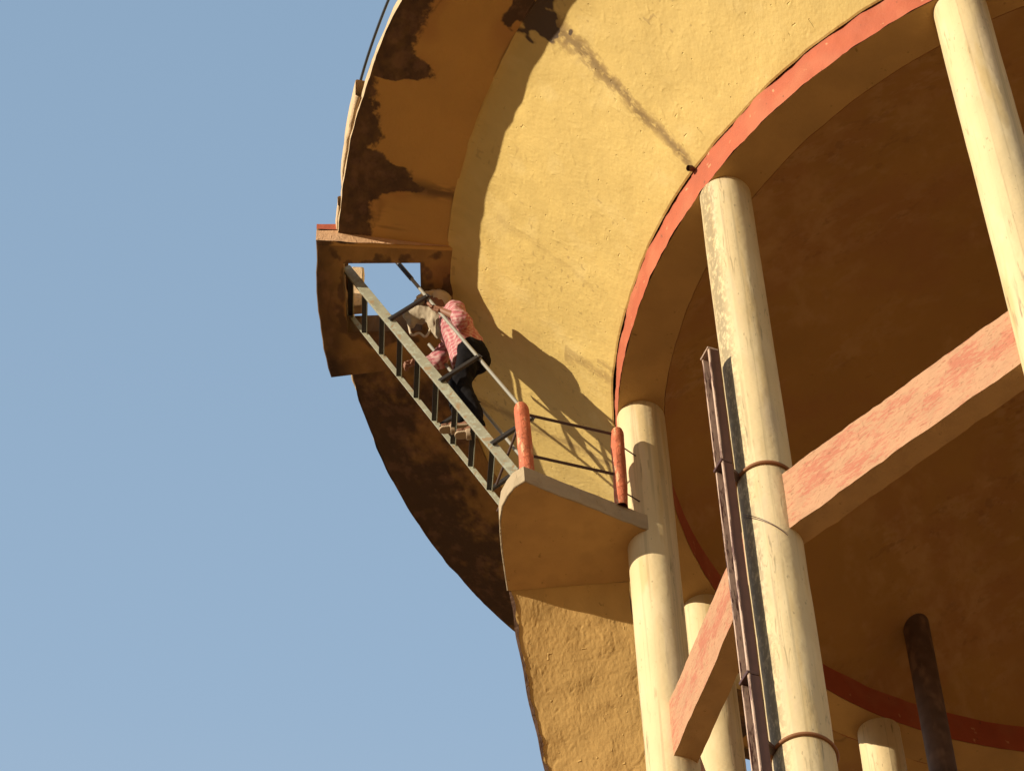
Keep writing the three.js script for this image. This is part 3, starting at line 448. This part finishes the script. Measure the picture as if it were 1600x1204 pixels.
{
  const J = { head: V(-6.115, 19.705, 2.41), neck: V(-6.03, 19.53, 2.385), chest: V(-5.95, 19.33, 2.355), belly: V(-5.87, 19.10, 2.33), pelvis: V(-5.83, 18.94, 2.32),
    ls: V(-5.895, 19.405, 2.505), rs: V(-6.02, 19.435, 2.205), le: V(-5.795, 19.13, 2.59), lw: V(-5.985, 19.315, 2.625), lh: V(-6.035, 19.355, 2.63),
    re: V(-6.20, 19.20, 2.16), rw: V(-6.375, 19.185, 2.25), rh: V(-6.435, 19.155, 2.275),
    lp: V(-5.80, 18.91, 2.395), rp: V(-5.86, 18.93, 2.245), lk: V(-5.875, 18.47, 2.425), la: V(-5.75, 17.90, 2.385), rk: V(-6.00, 18.61, 2.25), ra: V(-5.955, 18.215, 2.235) };
  const fw = V(-0.964, 0, 0.267), lf = V(0.267, 0, 0.964), up = V(0, 1, 0);
  const skin = [0.26, 0.115, 0.062], hairC = [0.012, 0.010, 0.009];
  // head frame, tipped a little towards the rungs
  const hf = V(-0.93, -0.12, 0.30).normalize(), hl = hf.clone().cross(up).multiplyScalar(-1).normalize(), hu = hl.clone().cross(hf).multiplyScalar(-1).normalize(); if (hu.y < 0) hu.negate(); if (hl.dot(lf) < 0) hl.negate();
  const H = (f, u, l) => J.head.clone().addScaledVector(hf, f).addScaledVector(hu, u).addScaledVector(hl, l);
  const headPts = { jaw: H(0.035, -0.075, 0), chin: H(0.075, -0.10, 0), nose0: H(0.098, 0.015, 0), nose1: H(0.122, -0.028, 0), brow0: H(0.088, 0.035, -0.035), brow1: H(0.088, 0.035, 0.035), earL: H(-0.005, -0.01, 0.078), earR: H(-0.005, -0.01, -0.078), eyeL: H(0.094, 0.008, 0.032), eyeR: H(0.094, 0.008, -0.032), lip0: H(0.099, -0.062, -0.022), lip1: H(0.099, -0.062, 0.022), nk: H(-0.03, -0.06, 0) };
  const headF = (p) => {
    let d = ell(p, J.head, hf, hu, hl, 0.100, 0.112, 0.078); d = smin(d, cap(p, headPts.jaw, headPts.chin, 0.052, 0.024), 0.04); d = smin(d, cap(p, headPts.nose0, headPts.nose1, 0.008, 0.015), 0.014);
    d = smin(d, cap(p, headPts.brow0, headPts.brow1, 0.013, 0.013), 0.02); for (const e of [headPts.earL, headPts.earR]) d = smin(d, ell(p, e, hf, hu, hl, 0.020, 0.032, 0.009), 0.008);
    for (const e of [headPts.eyeL, headPts.eyeR]) d = Math.max(d, 0.011 - p.distanceTo(e) + 0.004); d = smin(d, cap(p, headPts.lip0, headPts.lip1, 0.007, 0.007), 0.008);
    return smin(d, cap(p, headPts.nk, J.neck, 0.052, 0.062), 0.04);
  };
  const headC = (p) => { for (const e of [headPts.eyeL, headPts.eyeR]) if (p.distanceTo(e) < 0.017) return [0.05, 0.035, 0.03]; if (Math.abs(p.clone().sub(headPts.lip0).dot(hu)) < 0.004 && p.clone().sub(headPts.lip0).dot(hf) > -0.02) return [0.13, 0.05, 0.04]; return skin; };
  // hands: palm, four fingers of two bends each and a thumb closing round a bar
  function hand(wrist, centre, bar, side) {
    const d = centre.clone().sub(wrist).normalize(), b = bar.clone().normalize(), nrm = d.clone().cross(b).normalize().multiplyScalar(side), L = [];
    L.push([wrist.clone(), centre.clone(), 0.027, 0.026]);
    [-0.030, -0.010, 0.010, 0.029].forEach((o, i) => {
      const k = [0.85, 1.0, 0.97, 0.78][i], q0 = centre.clone().addScaledVector(b, o * 0.9).addScaledVector(d, 0.012), q1 = q0.clone().addScaledVector(d, 0.040 * k).addScaledVector(nrm, 0.006).addScaledVector(b, o * 0.15), q2 = q1.clone().addScaledVector(d, 0.006).addScaledVector(nrm, 0.032 * k), q3 = q2.clone().addScaledVector(d, -0.024 * k).addScaledVector(nrm, 0.008);
      L.push([centre.clone().addScaledVector(b, o * 0.6).addScaledVector(d, -0.03), q0, 0.014, 0.012], [q0, q1, 0.0105, 0.0095], [q1, q2, 0.0095, 0.009], [q2, q3, 0.009, 0.008]);
    });
    const t0 = centre.clone().addScaledVector(d, -0.035).addScaledVector(b, -0.022), t1 = t0.clone().addScaledVector(b, -0.026).addScaledVector(nrm, 0.020).addScaledVector(d, 0.012), t2 = t1.clone().addScaledVector(nrm, 0.020).addScaledVector(d, 0.028).addScaledVector(b, 0.012);
    L.push([t0, t1, 0.014, 0.0115], [t1, t2, 0.011, 0.009]); return L;
  }
  const railDir = ladDir.clone(), rungDir = onB(19.07).sub(onA(19.07)).normalize();
  const hands = [hand(J.lw, J.lh, railDir, -1), hand(J.rw, J.rh, rungDir, 1)];
  const capsF = (L, k) => (p) => { let d = 9; for (const [a, b, ra, rb] of L) d = smin(d, cap(p, a, b, ra, rb), k); return d; };
  // feet: heel, ball and toes
  const foot = (an, y) => { const h = V(an.x, y, an.z).addScaledVector(fw, -0.045), b = V(an.x, y - 0.004, an.z).addScaledVector(fw, 0.13), L = [[an, h, 0.038, 0.034], [an, b, 0.036, 0.024], [h, b, 0.032, 0.026]]; for (let i = 0; i < 5; i++) { const q = b.clone().addScaledVector(lf, (i - 2) * 0.017); L.push([q, q.clone().addScaledVector(fw, 0.048 - 0.004 * Math.abs(i - 1.5)), 0.011, 0.009]); } return L; };
  const feet = [foot(J.la, 17.835), foot(J.ra, 18.145)];
  const torso = [[J.chest, J.belly, 0.135, 0.115], [J.belly, J.pelvis, 0.115, 0.130], [J.ls, J.rs, 0.062, 0.062], [J.neck, J.chest, 0.06, 0.10]];
  const arms = [[J.ls, J.le, 0.052, 0.040], [J.le, J.lw, 0.040, 0.026], [J.rs, J.re, 0.052, 0.040], [J.re, J.rw, 0.040, 0.026]];
  const legs = [[J.lp, J.lk, 0.082, 0.056], [J.lk, J.la, 0.056, 0.036], [J.rp, J.rk, 0.082, 0.056], [J.rk, J.ra, 0.056, 0.036]];
  const bodyF = capsF([...torso, ...arms, ...legs], 0.05), box = (c, r) => [c.clone().addScalar(-r), c.clone().addScalar(r)];
  const person = thing('person', 'person in pink checked shirt and black trousers climbing the steel ladder', 'person', [-5.85, 17.81 + EYE, 2.32]);
  const vc = (r) => new THREE.MeshStandardMaterial({ vertexColors: true, roughness: r, side: THREE.DoubleSide });
  const geos = [meshField(bodyF, V(-6.55, 17.75, 2.0), V(-5.6, 19.65, 2.75), 0.013, () => skin), meshField(headF, ...box(J.head, 0.20), 0.005, headC)];
  for (const h of hands) geos.push(meshField(capsF(h, 0.010), ...box(h[0][1], 0.12), 0.0035, () => skin));
  for (const h of feet) geos.push(meshField(capsF(h, 0.012), ...box(h[0][1].clone().addScaledVector(fw, 0.06), 0.19), 0.006, () => skin));
  part(person, 'body', mergeGeometries(geos), vc(0.6));
  const fold = (p, f) => n3(p.x * f, p.y * f * 0.6, p.z * f);
  const shirtF = (p) => { let d = capsF([[J.chest, J.belly, 0.165, 0.150], [J.belly, V(-5.835, 18.86, 2.32), 0.150, 0.158], [J.ls, J.rs, 0.085, 0.085], [J.neck, J.chest, 0.075, 0.13], [J.ls, J.le, 0.082, 0.070], [J.le, J.le.clone().lerp(J.lw, 0.15), 0.066, 0.058], [J.rs, J.re, 0.082, 0.070], [J.re, J.re.clone().lerp(J.rw, 0.55), 0.064, 0.052]], 0.05)(p); d += 0.014 * fold(p, 14) + 0.006 * fold(p, 38); return Math.max(d, 18.83 + 0.03 * fold(p, 9) - p.y); };
  const shirtC = (p) => { const a = p.dot(fw) * 22 + 2.2 * fold(p, 9), b = p.y * 22 + 2.2 * fold(p, 7), c = p.dot(lf) * 22, st = (x) => (Math.abs(x - Math.floor(x) - 0.5) < 0.24 ? 1 : 0); const k = 0.5 * (Math.max(st(a), st(c)) + st(b)); return lerp3([0.56, 0.37, 0.34], [0.40, 0.105, 0.125], k); };
  part(person, 'shirt', meshField(shirtF, V(-6.5, 18.7, 1.95), V(-5.55, 19.68, 2.80), 0.0095, shirtC), vc(0.95));
  const trF = (p) => { let d = capsF([[V(-5.845, 18.97, 2.32), J.pelvis, 0.135, 0.150], [J.lp, J.lk, 0.112, 0.088], [J.lk, J.la, 0.088, 0.072], [J.rp, J.rk, 0.112, 0.088], [J.rk, J.ra, 0.088, 0.070], [J.pelvis, V(-5.77, 18.86, 2.32), 0.14, 0.13]], 0.05)(p); return d + 0.013 * fold(p, 13) + 0.006 * fold(p, 34); };
  part(person, 'trousers', meshField(trF, V(-6.3, 17.78, 2.05), V(-5.55, 19.15, 2.60), 0.0105, () => [0.009, 0.008, 0.009]), new THREE.MeshPhysicalMaterial({ vertexColors: true, roughness: 1, specularIntensity: 0.25, side: THREE.DoubleSide }));
  // head cloth: cap over the crown with a flap down the nape
  const crown = H(-0.015, 0.045, 0), nape = H(-0.085, -0.06, 0), peak = H(0.085, 0.075, 0);
  const brim = H(0.03, 0.045, 0); const capF = (p) => { let d = ell(p, crown, hf, hu, hl, 0.122, 0.112, 0.098); d = smin(d, ell(p, brim, hf, hu, hl, 0.165, 0.018, 0.125), 0.025); d = smin(d, cap(p, crown, peak, 0.08, 0.045), 0.04); d = smin(d, cap(p, H(-0.06, 0.03, 0), nape, 0.080, 0.050), 0.04); d += 0.008 * fold(p, 24) + 0.004 * fold(p, 60); tA.subVectors(p, J.head); const fx = tA.dot(hf), uy = tA.dot(hu); return Math.max(d, Math.min(fx - 0.02, 0.028 - uy)); };
  part(person, 'head_cloth', meshField(capF, ...box(J.head, 0.27), 0.006, (p) => scl([0.66, 0.54, 0.37], 0.92 + 0.12 * n3(p.x * 26, p.y * 26, p.z * 26))), vc(0.95));
  // sandals
  for (const [an, y] of [[J.la, 17.80], [J.ra, 18.112]]) {
    const s = capsF([[V(an.x, y, an.z).addScaledVector(fw, -0.05), V(an.x, y, an.z).addScaledVector(fw, 0.06), 0.042, 0.045], [V(an.x, y, an.z).addScaledVector(fw, 0.06), V(an.x, y, an.z).addScaledVector(fw, 0.155), 0.045, 0.044]], 0.02);
    const sf = (p) => Math.min(Math.max(s(p), Math.abs(p.y - y) - 0.011), Math.max(Math.abs(p.clone().sub(an).dot(fw) - 0.075) - 0.022, Math.abs(capsF([[V(an.x, y, an.z).addScaledVector(fw, 0.02), V(an.x, y, an.z).addScaledVector(fw, 0.14), 0.047, 0.045]], 0.02)(p)) - 0.005));
    part(person, 'sandal', meshField(sf, ...box(V(an.x, y, an.z).addScaledVector(fw, 0.05), 0.17), 0.006, () => [0.40, 0.29, 0.18]), vc(0.8));
  }
  // the cloth bag he carries in front of the chest
  const bag = thing('cloth_bag', 'slack beige cloth bag hanging in front of the climbing person', 'bag', [-6.22, 19.27 + EYE, 2.42]);
  const Q = { a: V(-6.36, 19.585, 2.455), b: V(-6.27, 19.605, 2.43), c: V(-6.16, 19.56, 2.41), d: V(-6.11, 19.40, 2.42), e: V(-6.345, 19.49, 2.445) };
  const pouch = capsF([[Q.a, Q.b, 0.045, 0.075], [Q.b, Q.c, 0.075, 0.07], [Q.c, Q.d, 0.07, 0.065], [Q.a, Q.e, 0.045, 0.035], [Q.d, V(-6.09, 19.27, 2.41), 0.06, 0.045]], 0.05);
  part(bag, 'pouch', meshField((p) => pouch(p) + 0.013 * n3(p.x * 18, p.y * 9, p.z * 18) + 0.007 * n3(p.x * 42, p.y * 16, p.z * 42), V(-6.48, 19.17, 2.28), V(-5.97, 19.76, 2.58), 0.007, (p) => scl([0.42, 0.345, 0.24], 0.9 + 0.2 * n3(p.x * 30, p.y * 30, p.z * 30))), vc(0.95));
  const hem = new THREE.TubeGeometry(new THREE.CatmullRomCurve3([V(-6.365, 19.55, 2.455), V(-6.362, 19.43, 2.45), V(-6.335, 19.325, 2.44), V(-6.275, 19.345, 2.425), V(-6.22, 19.285, 2.41), V(-6.165, 19.37, 2.42), V(-6.15, 19.50, 2.42)]), 48, 0.011, 8);
  part(bag, 'drawstring', hem, mat([0.55, 0.46, 0.33], 0.95));
}
renderer.render(scene, camera);
